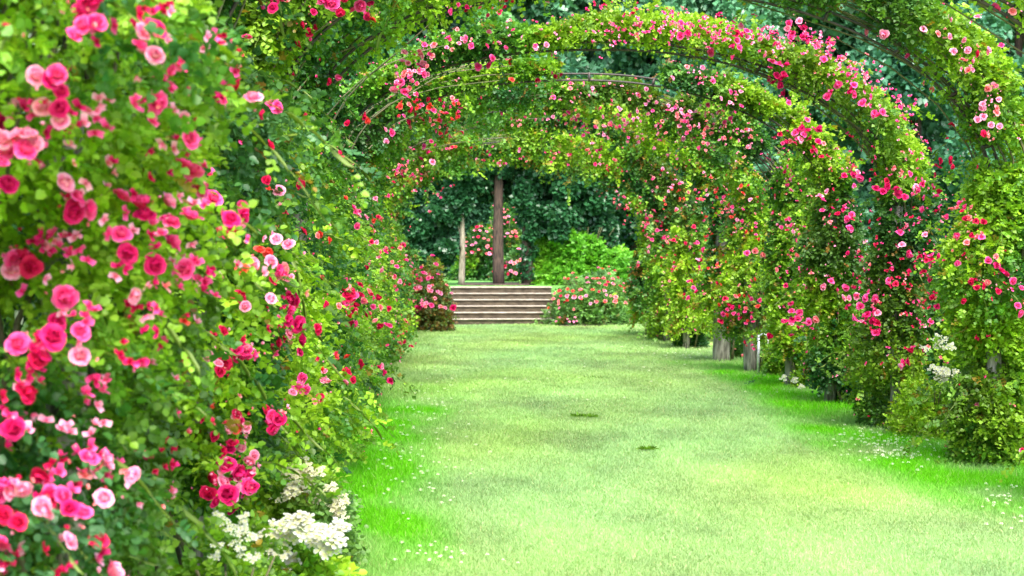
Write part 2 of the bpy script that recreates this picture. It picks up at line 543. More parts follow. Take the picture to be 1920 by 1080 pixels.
# wires that tie the hoops of the rows together
# ------------------------------------------------------------------ blooms: chosen spots on the leaf surface
SALIENT = """168,55,36,P;190,52,38,C;205,38,34,P;175,10,30,C;17,62,15,R;272,33,25,R;312,26,24,R;302,62,36,C;105,155,38,C;137,133,27,P;
280,102,25,L;298,108,20,L;325,135,36,P;314,152,28,P;302,195,42,P;280,192,28,P;265,150,18,L;357,172,20,C;425,70,18,R;467,74,18,P;445,137,14,P;
408,187,22,C;425,192,18,P;40,205,26,L;75,218,34,P;10,235,40,C;143,214,30,C;132,240,38,C;120,246,30,C;190,225,32,P;176,210,24,L;60,285,42,P;65,255,28,L;
15,310,32,P;28,350,42,C;5,290,16,L;145,398,48,C;100,446,32,C;120,460,30,P;150,445,28,L;158,470,28,P;88,440,24,C;135,440,30,C;112,452,26,L;
222,325,34,L;172,345,20,L;155,365,14,L;235,370,38,P;212,190,24,L;310,275,32,L;345,230,40,L;360,262,36,P;350,312,40,P;378,350,46,P;367,322,36,P;
275,385,50,P;278,407,42,C;320,380,38,L;326,416,36,P;363,408,42,P;370,380,30,L;235,440,38,P;246,475,36,C;205,413,20,L;290,440,30,C;325,455,44,P;
296,497,40,C;365,460,30,L;353,505,42,P;374,492,34,P;400,505,32,C;385,542,34,C;437,412,36,C;434,430,24,R;455,421,18,L;145,500,16,L;
131,556,42,P;128,585,20,L;168,588,32,P;158,620,36,P;108,630,46,C;80,662,50,C;66,695,30,C;72,682,30,C;157,665,38,L;180,705,34,P;200,728,34,P;190,755,34,L;
185,790,24,L;140,805,28,L;72,775,34,L;35,800,42,C;30,775,26,P;262,575,24,R;284,572,26,C;306,588,26,P;299,618,34,C;250,651,30,R;231,661,16,R;
273,685,22,P;290,677,14,L;452,555,26,R;421,620,18,R;456,636,22,R;463,655,24,C;466,669,22,P;415,695,20,R;350,672,12,R;447,775,18,R;450,788,22,C;452,806,18,L;
315,825,22,R;281,852,26,C;312,872,26,R;325,868,20,R;172,855,38,P;206,862,34,P;195,888,30,P;165,880,28,P;120,860,24,R;102,892,34,P;147,903,20,R;125,925,34,P;
100,930,26,R;85,942,26,C;38,905,22,L;5,920,38,P;15,960,30,R;42,975,20,R;120,1005,24,L;92,1025,18,R;183,1010,32,C;8,1050,60,P;40,1035,26,R;130,1065,24,R;
215,1072,56,L;397,895,34,R;428,870,34,C;446,885,42,C;462,892,32,C;430,925,38,C;470,862,24,L;420,845,22,R;446,914,22,L;545,580,34,P;550,558,30,C;
560,608,32,C;565,636,28,C;540,600,26,C;522,642,24,R;512,652,18,R;512,780,28,P;500,768,20,R;526,785,28,C;518,800,22,P;560,725,22,P;568,708,18,P;600,745,18,R;
550,735,16,L;520,428,14,R;605,520,14,R;657,605,18,R;655,590,12,O;720,698,24,C;715,686,16,L;737,750,10,R;568,50,16,R;582,65,16,R;592,56,14,R;560,86,20,R;
619,155,15,R;637,148,16,P;523,204,22,P;515,190,16,L;492,217,16,R;509,275,16,R;573,220,14,R;683,220,18,R;690,228,14,O;653,233,14,R;639,290,10,R;
625,10,25,P;612,6,20,C;678,14,22,P;693,8,18,C;663,22,18,P;700,40,14,O;795,140,15,P;752,155,24,P;745,165,16,P;735,250,22,P;803,285,24,C;795,275,16,P;
778,215,22,R;770,208,16,O;512,6,16,C;915,122,26,P;957,117,12,O;960,150,12,O;1008,150,14,R;1040,145,20,R;1053,141,14,C;1277,66,24,P;1335,96,18,P;1388,88,26,P;
1383,60,16,R;1403,57,18,P;1465,118,24,P;1475,142,38,C;1460,140,22,C;1468,158,24,C;1550,108,16,P;1577,156,22,P;1607,174,30,P;1600,168,20,C;1557,178,20,P;
1483,190,20,P;1520,243,34,C;1512,250,26,P;1523,256,24,C;1663,207,24,P;1655,213,18,P;1550,371,26,P;1543,366,16,L;1608,325,26,C;1620,332,22,P;1601,318,20,P;1664,358,24,C;
1690,352,28,C;1695,362,18,C;1697,435,28,P;1594,410,24,P;1578,400,14,R;1606,408,16,R;1795,230,13,R;1858,247,13,R;1786,256,9,R;1710,100,12,P;1620,70,30,L;1612,68,18,P;
1664,60,20,L;1565,528,24,P;1594,540,24,P;1622,575,30,P;1632,560,26,P;1645,602,30,C;1655,607,22,R;1635,590,22,C;1490,585,22,P;1492,600,22,C;1485,612,22,P;1488,570,18,P;
1523,605,18,P;1537,600,18,S;1706,682,20,C;1715,680,18,C;1743,658,20,C;1700,690,14,L;1893,508,18,C;1885,498,14,C;1902,515,14,C;1820,565,13,R;1858,415,14,R;1835,440,12,R;
1770,480,14,C;1775,300,14,R;1322,468,24,P;1310,455,18,P;1228,395,24,P;1234,432,24,P;1303,540,26,P;1308,548,20,C;1372,572,26,R;1378,578,18,C;1355,603,18,R;1449,632,18,R;
1265,450,20,R;1303,425,16,R;1420,470,22,S;1880,8,18,P;1912,15,14,S;1740,50,16,L;1668,62,14,P;1843,95,14,R;1835,110,12,L;1890,80,14,P"""
SAL = []
for tok in SALIENT.replace('\n', '').split(';'):
    if tok.strip():
        a = tok.split(','); SAL.append((float(a[0]), float(a[1]), float(a[2]), a[3]))

allpos = np.concatenate([p.pos for p in Plant.all]); owner = np.concatenate([np.full(len(p.pos), k) for k, p in enumerate(Plant.all)])
alldir = np.concatenate([p.dirs for p in Plant.all])
proj = np.stack([VX + F * allpos[:, 0] / allpos[:, 1], VY - F * (allpos[:, 2] - EYE) / allpos[:, 1]], 1)
inview = (proj[:, 0] > -80) & (proj[:, 0] < 2000) & (proj[:, 1] > -80) & (proj[:, 1] < 1160)
iv = np.where(inview)[0]
CELL = 16
grid = {}
for j in iv:
    grid.setdefault((int(proj[j, 0] // CELL), int(proj[j, 1] // CELL)), []).append(j)


def surface(px, py):
    """the leaf spray that shows at this spot of the picture: front-most within a small neighbourhood"""
    c = (int(px // CELL), int(py // CELL)); best = []
    for a in (-1, 0, 1):
        for b in (-1, 0, 1):
            best += grid.get((c[0] + a, c[1] + b), [])
    if not best: return None
    best = np.array(best)
    dd = allpos[best, 1]
    order = np.argsort(dd)
    k = order[min(len(order) - 1, 1)]
    return best[k]


def drop_bloom(px, py, size_px, tone, smin=0.045, smax=0.084, jit=0.0):
    j = surface(px, py)
    if j is None: return
    d = allpos[j, 1] - (0.14 if allpos[j, 1] < 7 else 0.09)
    p = at(px, py, d)
    size = float(np.clip(size_px * d / F, smin, smax))
    dr = norm(alldir[j] * 0.6 + np.array([0.1, -0.4, 0.3]) + rng.normal(size=3) * 0.5)
    Plant.all[owner[j]].items.append((p, dr, size, tone))


for s in SAL:
    drop_bloom(*s)
    if s[2] >= 22:                                # hanging clusters: companions crowd round the larger blooms
        for q in range(int(rng.integers(1, 4)) if s[0] < 640 else 2):
            a = rng.uniform(0, 6.28)
            drop_bloom(s[0] + math.cos(a) * s[2] * .7, s[1] + math.sin(a) * s[2] * .7 + 4, s[2] * rng.uniform(.45, .85), s[3] if rng.random() < .6 else 'PLCL'[int(rng.integers(4))])

# flower-rich bands of the picture: x0,y0,x1,y1 (a slanted band), half-thickness, number, tones
BANDS = [
    (745, 150, 860, 75, 22, 26, 'LPLPS'), (860, 75, 1050, 85, 14, 8, 'LPL'), (1130, 62, 1300, 42, 24, 36, 'LPPS'), (1300, 50, 1560, 78, 30, 74, 'LPPLC'),
    (1540, 90, 1720, 190, 34, 40, 'LPPS'), (1700, 190, 1760, 420, 26, 20, 'LPP'), (1450, 250, 1680, 330, 50, 26, 'PCRS'), (1720, 330, 1760, 560, 26, 16, 'CPR'),
    (1590, 380, 1640, 620, 30, 20, 'PCRS'), (1480, 280, 1500, 620, 26, 24, 'PSLC'), (1030, 165, 1330, 215, 30, 26, 'SLLP'), (900, 300, 1130, 290, 16, 24, 'PLSC'),
    (1130, 220, 1400, 260, 40, 56, 'SLPLS'), (1150, 330, 1230, 480, 50, 44, 'SLPSR'), (1230, 340, 1460, 420, 60, 60, 'SPROL'), (1230, 450, 1420, 600, 50, 40, 'SPRO'),
    (740, 170, 860, 260, 40, 34, 'RPSO'), (740, 300, 860, 400, 40, 36, 'SPRL'), (700, 400, 800, 560, 40, 34, 'SLPR'), (640, 560, 780, 640, 40, 26, 'SRP'),
    (440, 0, 800, 20, 14, 14, 'PRC'), (850, 8, 1250, 10, 10, 9, 'RCP'), (380, 60, 460, 260, 40, 16, 'PLRL'), (420, 420, 560, 520, 40, 26, 'LLRPO'),
    (500, 320, 700, 480, 70, 20, 'LRSO'), (150, 300, 380, 700, 60, 14, 'LL'), (350, 560, 480, 900, 50, 22, 'LRRO'), (0, 450, 200, 1050, 60, 26, 'LLPR'),
    (1770, 280, 1920, 600, 60, 24, 'RSRP'), (1640, 430, 1760, 620, 40, 22, 'RSPR'), (480, 480, 640, 700, 50, 24, 'RLSO'), (1790, 40, 1900, 250, 40, 16, 'LSL'),
    (200, 880, 330, 960, 40, 12, 'LLS'), (560, 740, 700, 700, 30, 10, 'RLS'), (900, 230, 1200, 240, 25, 26, 'LSP'), (1300, 130, 1420, 250, 40, 20, 'PLS'),
]
for x0, y0, x1, y1, h, n, tones in BANDS:
    k = 0; n = int(n * (2.4 if y0 < 230 and x0 > 700 else (0.8 if x0 < 600 else (2.6 if x0 > 1400 else 2.0))))
    while k < n:
        t = rng.random()
        cx, cy = x0 + (x1 - x0) * t + rng.normal() * h * 0.45, y0 + (y1 - y0) * t + rng.normal() * h * 0.5
        j = surface(cx, cy)
        if j is None: k += 1; continue
        dpx = F / allpos[j, 1]
        for c in range(int(rng.integers(1, 4))):
            drop_bloom(cx + rng.normal() * 0.05 * dpx, cy + rng.normal() * 0.05 * dpx, rng.uniform(0.036, 0.062) * dpx, tones[int(rng.integers(len(tones)))], 0.03, 0.07)
            k += 1

for pl in Plant.all:
    r = pl.r
    # buds and small blooms everywhere else on the plant, all round it
    far = max(1.0, pl.y / 13)
    nb = int({0: 60, 1: 90, 2: 150}.get(int((pl.y - 4.4) / 2.4), 260 if pl.side < 0 else 360))
    if pl.side == 1 and pl.y < 13: nb = 45
    k = r.choice(np.where(pl.rr > .82)[0], nb)
    pale = ['L', 'L', 'S', 'P', 'R', 'S', 'P']
    for j in k:
        pl.lo.append((pl.pos[j] + pl.dirs[j] * 0.10, pl.dirs[j] + np.array([0, 0, .4]), r.uniform(0.016, 0.032) if r.random() < .6 else r.uniform(.03, .05) * far ** .3,
                      pale[int(r.integers(len(pale)))], r.random() < 0.5))
    pl.items.sort(key=lambda it: -it[2] / it[0][1])
    for it in pl.items[:98]:
        put_bloom(pl.root, it[0], it[1], it[2], it[3], r, it[0][1] < 11)
    for it in pl.items[98:]:
        pl.lo.append((*it, False))
    del pl.items[98:]
    # around every bloom of a near plant a few pale buds
    if pl.y < 12:
        for it in pl.items[:90]:
            for q in range(int(r.integers(0, 4))):
                pl.lo.append((it[0] + r.normal(size=3) * it[2] * 0.75 + np.array([0, .01, 0.01]), it[1] + r.normal(size=3) * .4, r.uniform(0.014, 0.024), 'LLSR'[int(r.integers(4))], True))
    loc = np.array(pl.root.location)
    me = merged_blooms([(p - loc, d, s, t, b) for p, d, s, t, b in pl.lo], r)
    tag(link('buds', me, M_PETAL, pl.root), kind='stuff')


# ------------------------------------------------------------------ shrubs
def shrub(name, label, cat, c, R, n, lsize, seed, group=None, lime=0.4, deep=0.25, rust=0.02, mat=None, kk=5, stems=9, squash=1.0, cols=None, fine=False):
    """a bush: stems fanning from the foot, leaf sprays on lumpy shells"""
    r = np.random.default_rng(seed)
    c = np.array(c, float); R = np.array(R, float)          # c: foot on the ground, R: radii x,y and height
    root = empty(name, c)
    tag(root, label, cat, group)
    d = norm(r.normal(size=(n, 3))); d[:, 2] = np.abs(d[:, 2]) * 0.95 - 0.12
    nz = Noise3(seed, 3.0 / max(R[0], .3)); nz2 = Noise3(seed + 1, 7.0 / max(R[0], .3))
    q = 1 + 0.16 * nz(d * R[0]) + 0.10 * nz2(d * R[0])
    rr = r.random(n) ** 0.33
    pos = d * (rr * q)[:, None] * np.array([R[0], R[1], R[2] * 0.92]) * np.array([1, 1, 1])
    pos[:, 2] += 0.10 * R[2]
    pos = pos[pos[:, 2] > 0.02]; d = norm(pos / R)
    m = len(pos)
    D = d + r.normal(size=(m, 3)) * 0.5; D[:, 2] += 0.25
    P, T, N, Z, I = sprays(pos, D, r, lsize * 2.4, lsize, kk)
    cc = (leaf_cols(pos + c, r, seed + 3, lime, deep, rust, 3.0) if cols is None else cols(pos + c, r))[I] * r.uniform(0.8, 1.2, (len(I), 1))
    link('foliage', leaves_mesh(P, T, N, Z, cc, fine), mat or M_LEAF, root)
    st = []
    for k in range(stems):
        a = r.uniform(0, 6.28); t = np.linspace(0, 1, 7)
        e = np.array([math.cos(a) * R[0] * .6, math.sin(a) * R[1] * .6, R[2] * 0.8])
        pts = np.stack([e[0] * t ** 1.4, e[1] * t ** 1.4, e[2] * t - 0.02], 1) + np.array([math.cos(a), math.sin(a), 0]) * 0.05 * R[0]
        st.append((pts, np.linspace(0.012, 0.004, 7) * max(1, R[2])))
    for s_ in st:
        link('stem', tube_mesh([s_], 5), M_CANE, root)
    return root, pos + c, d


def shrub_blooms(root, pos, d, n, size, tones, r, top=0.0, name='rose_bloom', mesh_of=None, cluster=1):
    """blooms on the camera side and top of a bush, each a part"""
    R = pos - np.array(root.location)
    hmax = R[:, 2].max()
    cell = {}
    for j in range(len(R)):
        if R[j, 2] > top * hmax:
            k = (int(R[j, 0] // .13), int(R[j, 2] // .13))
            if k not in cell or R[j, 1] < R[cell[k], 1]: cell[k] = j
    cand = np.array(list(cell.values()))
    for k in range(n // cluster):
        j = int(r.choice(cand))
        for q in range(cluster):
            p = pos[j] + d[j] * 0.05 + np.array([0, -.12 - size * .5, 0.03]) + r.normal(size=3) * (0.05 if cluster > 1 else 0.01)
            put_bloom(root, p, norm(d[j] + np.array([0, -0.5, 0.5])), size * r.uniform(.75, 1.25), tones[int(r.integers(len(tones)))], r, False, name)


r0 = np.random.default_rng(99)
SP = 'shrubs along the foot of the right row'
g = ground_at
right_feet = [
    ('leafy shrub with olive stems at the foot of the right edge column', (1890, 885), (0.30, 0.38, 0.42), .35, .3),
    ('dark rounded shrub topped with white flowers, left of the right edge column', (1778, 832), (0.30, 0.42, 0.56), .28, .45),
    ('low pale green shrub just left of the dark rounded shrub', (1690, 790), (0.22, 0.36, 0.42), .62, .1),
    ('bushy green shrub between the second and third rose columns from the right edge', (1628, 764), (0.24, 0.38, 0.6), .35, .4),
    ('low lime green shrub in front of the thin grey post', (1535, 735), (0.22, 0.40, 0.42), .75, .05),
    ('yellow-green shrub just right of the water tap', (1475, 712), (0.22, 0.42, 0.55), .7, .1),
    ('grey-green shrub between the pale thick post and the water tap', (1395, 675), (0.2, 0.35, 0.42), .4, .2),
    ('dark green shrub left of the pale thick post', (1300, 655), (0.22, 0.4, 0.45), .25, .5),
    ('low bushy shrub near the far end of the right row', (1258, 640), (0.32, 0.5, 0.6), .4, .3),
]
for k, (lab, (px, py), R, li, de) in enumerate(right_feet):
    p = g(px, py); p[1] += R[1] * 0.8; p[0] = p[0] * 1.0 + 0.05
    root, pos, d = shrub('garden_shrub', lab, 'shrub', p, R, 2400, 0.027 * max(1, p[1] / 16), 700 + k, SP, li, de)
    if k in (0, 3, 6, 8):
        shrub_blooms(root, pos, d, 6, 0.045, 'SLR', r0)

# white flower heads ------------------------------------------------
def white_floret_mesh(seed, petals=5, tint=(0.50, 0.52, 0.51)):
    r = np.random.default_rng(seed)
    V, Fc, Cc = [], [], []
    for i in range(petals):
        a = i * 2 * math.pi / petals + r.uniform(-.1, .1)
        er = np.array([math.cos(a), math.sin(a), 0]); es = np.array([-math.sin(a), math.cos(a), 0])
        o = len(V)
        for (u, w, z) in ((.05, 0, 0), (.45, .33, .1), (.9, .36, .04), (1.05, 0, -.03), (.9, -.36, .04), (.45, -.33, .1)):
            V.append(er * u + es * w + np.array([0, 0, z + r.uniform(-.03, .03)])); Cc.append(np.array(tint) * r.uniform(.93, 1) if u > .1 else (0.6, 0.65, 0.2))
        Fc += [(o, o + 1, o + 2, o + 3), (o, o + 3, o + 4, o + 5)]
    return np.array(V), np.array(Fc), np.array(Cc)


WF = [white_floret_mesh(k, 4 + k % 2) for k in range(3)]


def flower_head(parent, p, nrm, rad, n, fs, r, name='white_flower_head', lib=None):
    lib = lib or WF
    q = Vector(nrm).to_track_quat('Z', 'Y'); Rm = np.array(q.to_matrix())
    Vs, Fs, Cs = [], [], []; o = 0
    for k in range(n):
        a = k * 2.4; rr = rad * math.sqrt((k + .5) / n)
        c = np.array([math.cos(a) * rr, math.sin(a) * rr, -0.25 * rr * rr / rad + r.uniform(-.01, .01)])
        V, Fc, Cc = lib[int(r.integers(len(lib)))]
        Rr = np.array(rot_to((r.normal() * .3, r.normal() * .3, 1), r).to_matrix())
        Vs.append((V * fs * r.uniform(.8, 1.2)) @ Rr.T + c); Fs.append(Fc + o); Cs.append(Cc); o += len(V)
    V = np.concatenate(Vs) @ Rm.T
    me = make_mesh(V, 4, sum(map(len, Fs)), np.concatenate(Fs).ravel(), np.concatenate(Cs))
    ob = link(name, me, M_PETAL, parent); ob.location = Vector(p) - parent.location
    return ob


# the white-flowered shrub bottom left and the pale bush behind it
p = at(558, 1090, 6.75); p[2] = 0
root, pos, d = shrub('white_flowering_shrub', 'low shrub with broad pure white flower heads at the bottom left corner of the lawn', 'shrub', p, (0.24, 0.4, 0.42), 1300, 0.04, 801, None, .35, .35, fine=True)
for px, py, rp in ((520, 985, 30), (548, 975, 28), (575, 990, 26), (540, 1005, 24), (612, 990, 22), (640, 985, 16), (590, 1012, 20), (615, 1028, 24), (520, 1035, 24), (545, 1050, 18), (500, 1030, 16), (498, 1000, 20), (628, 1008, 18), (565, 968, 18)):
    dd = p[1] - 0.36
    flower_head(root, at(px, py, dd + r0.uniform(-.04, .1)), norm(np.array([r0.normal() * .15, -0.55, 1.0])), rp * 0.85 * dd / F, 9, 0.026, r0)
p = at(560, 985, 7.8); p[2] = 0
root, pos, d = shrub('pale_flowering_shrub', 'lime green bush with cream flowers behind the pure white flower heads', 'shrub', p, (0.27, 0.4, 0.52), 1500, 0.032, 802, None, .8, .05, fine=True)
CF = [white_floret_mesh(k + 9, 5, (0.66, 0.62, 0.50)) for k in range(3)]
for k in range(30):
    px = r0.uniform(520, 650); py = 860 + abs(px - 560) * 0.6 + r0.uniform(-5, 60)
    flower_head(root, at(px, py, p[1] - 0.38 + r0.uniform(-.03, .12)), norm(np.array([r0.normal() * .2, -0.6, 1.0])), 0.034, 6, 0.015, r0, 'cream_flower_head', CF)
p = at(430, 1080, 5.6); p[2] = 0
root, pos, d = shrub('small_white_shrub', 'yellow-green shrub with small white flowers left of the broad white flower heads', 'shrub', p, (0.26, 0.35, 0.62), 1500, 0.028, 803, None, .75, .1, fine=True)
for k in range(14):
    px = r0.uniform(405, 480); py = r0.uniform(960, 1050)
    flower_head(root, at(px, py, 5.25 + r0.uniform(0, .1)), norm(np.array([r0.normal() * .2, -0.6, 1.0])), 0.02, 5, 0.012, r0, 'white_flower_head')

# white and cream flowers on the right-hand shrubs
for (px, py, n_, who) in ((1775, 705, 8, 1), (1765, 642, 6, 1), (1705, 770, 4, 2), (1660, 690, 4, 3), (1495, 712, 3, 4), (1828, 785, 3, 1), (1650, 765, 3, 3)):
    lab = right_feet[who][0]
    ro = [o for o in COL.objects if o.get('label') == lab][0]
    dd = ro.location[1] - 0.35
    for k in range(n_):
        flower_head(ro, at(px + r0.normal() * 16, py + r0.normal() * 9, dd + r0.uniform(-.05, .1)), norm(np.array([-.2, -0.7, .8]) + r0.normal(size=3) * .2), 0.045, 7, 0.022, r0, 'white_flower_head')

# bushes behind the right row, seen through the gaps
for k, (x, y, R, li, tn, lab) in enumerate([
        (5.7, 12.3, (0.7, 1.1, 2.5), .7, 'LSPP', 'tall light green rose bush behind the right row, beyond the right edge column'),
        (5.9, 14.8, (0.7, 1.2, 2.3), .75, 'LSPL', 'tall yellow-green bush with pale flowers seen through the gap beside the second rose column'),
        (5.9, 17.6, (0.7, 1.3, 2.0), .5, 'LSP', 'bush behind the third rose column of the right row'),
        (5.9, 20.8, (0.7, 1.5, 1.8), .6, 'LSP', 'bush behind the water tap and the grey posts'),
        (5.9, 24.5, (0.7, 1.8, 1.8), .4, 'LSR', 'bush behind the far columns of the right row'),
        (6.0, 29.5, (0.8, 2.4, 1.9), .4, 'LSR', 'farthest bush behind the right row')]):
    root, pos, d = shrub('background_bush', lab, 'bush', (x, y, 0), R, 3600, 0.06, 820 + k, 'bushes behind the right row', li, .15)
    shrub_blooms(root, pos, d, 34, 0.06, tn, r0, .2)

# a dark hedge behind the left row closes the gaps between its plants
r = np.random.default_rng(55)
n = 22000
root = empty('dark_hedge', (-2.7, 16, 0)); tag(root, 'dark green hedge standing behind the left row of roses', 'hedge')
pos = np.stack([np.abs(r.normal(size=n)) * -0.22 + 0.75, r.uniform(-13, 19, n), r.uniform(0, 1, n) ** .8 * 3.3], 1)
pos[:, 0] += 0.15 * Noise3(1, 2.0)(pos)
D = np.stack([np.ones(n), r.normal(size=n) * .6, r.normal(size=n) * .5], 1)
P, T, N, Z, I = sprays(pos, D, r, 0.16, 0.08, 5)
link('foliage', leaves_mesh(P, T, N, Z, (leaf_cols(pos, r, 5, .1, .6, 0) * 0.8)[I]), M_DARKLEAF, root)
st = []
for k in range(26):
    y = -12.5 + k * 1.22; t = np.linspace(0, 1, 6)
    st.append((np.stack([0.2 + 0.05 * np.sin(t * 5 + k), y + 0.2 * t, t * 2.9], 1), np.linspace(.05, .02, 6)))

# rose bushes on both sides of the steps
p = g(1118, 612); p[1] += .6
root, pos, d = shrub('rose_bush', 'round rose bush with coral blooms right of the steps', 'rose bush', p, (1.12, 0.8, 1.45), 3400, 0.055, 850, 'rose bushes flanking the steps', .32, .2,
                     cols=lambda P_, r_: leaf_cols(P_, r_, 5, .25, .2, .03) * 0.7 + np.array([.07, .13, .05]))
shrub_blooms(root, pos, d, 90, 0.09, 'SOSRL', r0, .38)
shrub_blooms(root, pos, d, 12, 0.07, 'OSL', r0, .25)
p = g(797, 622); p[1] += .6
root, pos, d = shrub('rose_bush', 'bronze-leaved rose bush with pink blooms left of the steps', 'rose bush', p, (0.58, 0.7, 1.7), 2600, 0.055, 851, 'rose bushes flanking the steps', .1, .4, .45,
                     cols=lambda P_, r_: leaf_cols(P_, r_, 6, .1, .35, .4) * 0.7 + np.array([.06, .03, .01]))
shrub_blooms(root, pos, d, 66, 0.10, 'SLPPSL', r0, .3)
for px, py in ((850, 577), (783, 578), (770, 590)):
    put_bloom(root, at(px, py, p[1] - .75), (0, -1, .3), .17, 'C', r0, False)
# low dark plants with white-pink flowers at the foot of the right bush
p = g(1068, 612); p[1] += .1
root, pos, d = shrub('bedding_plant', 'low dark-leaved plant with whitish flowers at the right foot of the steps', 'bedding plant', p, (0.30, 0.2, 0.24), 300, 0.05, 852, None, 0, .6, .5)
shrub_blooms(root, pos, d, 14, .05, 'L', r0, .3)
p = g(1165, 608); p[1] += .1
shrub('bedding_plant', 'small leafy green plant in the soil bed under the coral rose bush', 'bedding plant', p, (0.22, 0.2, 0.42), 300, 0.06, 853, None, .4, .2)

# bright shrub on the terrace
TZ = 0.88
root, pos, d = shrub('bright_shrub', 'bright green shrub on the upper terrace right of the trunks', 'shrub', (3.92, 41.3, TZ), (1.3, 1.1, 2.0), 4600, 0.10, 860, None, .5, .1,
                     cols=lambda P_, r_: leaf_cols(P_, r_, 7, .3, .1, 0) * .4 + np.array([.09, .27, .02]))

# ------------------------------------------------------------------ steps
root = empty('garden_steps', (1.45, 36, 0)); tag(root, 'flight of six wide steps with pale treads leading up from the lawn', 'steps')
RS = 0.148
for i in range(6):
    st = empty('step', (0, 0, 0)); bpy.data.objects.remove(st)
    w = 1.26
    rz = link('step', box_mesh([(-w, w, 0.3 * i + 0.035, 0.3 * (i + 1) + 0.03, -0.12 if i == 0 else RS * i - 0.03, RS * (i + 1) - 0.028)]), M_RISER, root)
    tr = bevel(link('tread', box_mesh([(-w - .02, w + .02, 0.3 * i, 0.3 * (i + 1) + 0.06 if i < 5 else 0.3 * (i + 1) + .5, RS * (i + 1) - 0.026, RS * (i + 1))]), M_TREAD, rz), 0.008)

# ------------------------------------------------------------------ ground
def lawn_material():
    m, nt, out = new_mat('lawn')
    N_ = nt.nodes.new; Lk = nt.links.new
    tc = N_('ShaderNodeTexCoord')
    def noise(scale, detail, st=(1, 1, 1)):
        mp = N_('ShaderNodeMapping'); mp.inputs['Scale'].default_value = st
        n = N_('ShaderNodeTexNoise'); n.inputs['Scale'].default_value = scale; n.inputs['Detail'].default_value = detail
        Lk(tc.outputs['Object'], mp.inputs[0]); Lk(mp.outputs[0], n.inputs['Vector']); return n.outputs[0]
    a = N_('ShaderNodeAttribute'); a.attribute_name = 'col'
    n2 = noise(40, 6); n3 = noise(9, 6, (1, .7, 1))
    r = N_('ShaderNodeValToRGB'); r.color_ramp.elements[0].position = .3; r.color_ramp.elements[0].color = (.55, .6, .5, 1)
    r.color_ramp.elements[1].position = .7; r.color_ramp.elements[1].color = (1.25, 1.2, 1.1, 1)
    mx = N_('ShaderNodeMix'); mx.data_type = 'RGBA'; mx.blend_type = 'MULTIPLY'; mx.inputs[0].default_value = 1
    ad = N_('ShaderNodeMath'); ad.operation = 'ADD'; hl = N_('ShaderNodeMath'); hl.operation = 'MULTIPLY'; hl.inputs[1].default_value = .5
    Lk(n2, ad.inputs[0]); Lk(n3, ad.inputs[1]); Lk(ad.outputs[0], hl.inputs[0]); Lk(hl.outputs[0], r.inputs[0])
    Lk(a.outputs['Color'], mx.inputs[6]); Lk(r.outputs[0], mx.inputs[7])
    b = N_('ShaderNodeBump'); b.inputs['Strength'].default_value = .5; b.inputs['Distance'].default_value = .02
    Lk(n2, b.inputs['Height'])
    p = N_('ShaderNodeBsdfPrincipled'); p.inputs['Roughness'].default_value = .95; p.inputs['Specular IOR Level'].default_value = .1
    Lk(mx.outputs[2], p.inputs['Base Color']); Lk(b.outputs[0], p.inputs['Normal']); Lk(p.outputs[0], out.inputs['Surface'])
    return m


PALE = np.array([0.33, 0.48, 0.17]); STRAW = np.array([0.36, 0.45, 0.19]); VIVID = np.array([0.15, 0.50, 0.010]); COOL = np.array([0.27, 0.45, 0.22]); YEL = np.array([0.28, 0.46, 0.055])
nA, nB, nC, nD = Noise3(201, 1.1), Noise3(202, 2.6), Noise3(203, 1.6), Noise3(204, 5.0)


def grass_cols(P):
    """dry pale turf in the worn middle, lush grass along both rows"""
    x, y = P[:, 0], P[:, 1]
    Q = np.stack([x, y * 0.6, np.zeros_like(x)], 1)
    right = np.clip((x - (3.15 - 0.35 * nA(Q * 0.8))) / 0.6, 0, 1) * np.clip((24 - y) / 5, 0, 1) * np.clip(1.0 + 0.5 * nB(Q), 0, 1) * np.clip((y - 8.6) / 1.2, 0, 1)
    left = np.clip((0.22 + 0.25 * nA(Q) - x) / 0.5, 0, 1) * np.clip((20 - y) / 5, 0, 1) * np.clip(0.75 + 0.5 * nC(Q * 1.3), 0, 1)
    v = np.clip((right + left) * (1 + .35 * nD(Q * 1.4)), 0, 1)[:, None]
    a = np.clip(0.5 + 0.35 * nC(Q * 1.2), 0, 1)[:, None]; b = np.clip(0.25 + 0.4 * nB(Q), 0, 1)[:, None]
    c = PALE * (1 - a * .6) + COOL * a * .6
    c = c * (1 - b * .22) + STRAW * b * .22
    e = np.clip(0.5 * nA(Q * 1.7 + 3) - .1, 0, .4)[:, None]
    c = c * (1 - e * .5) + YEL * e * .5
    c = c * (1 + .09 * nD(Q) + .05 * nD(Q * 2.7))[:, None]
    c = c * (1 - v) + VIVID * v  # vivid green stands for lush grass and for the rows' cast shade
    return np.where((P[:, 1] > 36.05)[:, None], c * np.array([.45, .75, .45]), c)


xs = np.concatenate([[-220, -60, -20, -8], np.arange(-4, 7.01, 0.14), [9, 14, 25, 60, 220]])
ys = np.concatenate([[-60, -10, 0], np.arange(4, 36, 0.16), [36.1, 36.4, 36.8, 37.2, 37.6, 37.95, 38.4, 39, 40, 42, 46, 55, 70, 100, 160, 320]])
XX, YY = np.meshgrid(xs, ys)
ZZ = np.clip(0.5 * (YY - 36.12), 0, 0.875)
Vg = np.stack([XX.ravel(), YY.ravel(), ZZ.ravel()], 1)
Vg[:, 2] += np.where((Vg[:, 1] < 35), 0.012 * nA(Vg * .6), 0)
nx, ny = len(xs), len(ys)
ii = (np.arange(ny - 1)[:, None] * nx + np.arange(nx - 1)[None]).ravel()
idx = np.stack([ii, ii + 1, ii + nx + 1, ii + nx], 1).ravel()
me = make_mesh(Vg, 4, len(ii), idx, grass_cols(Vg) * 0.9, smooth=True)
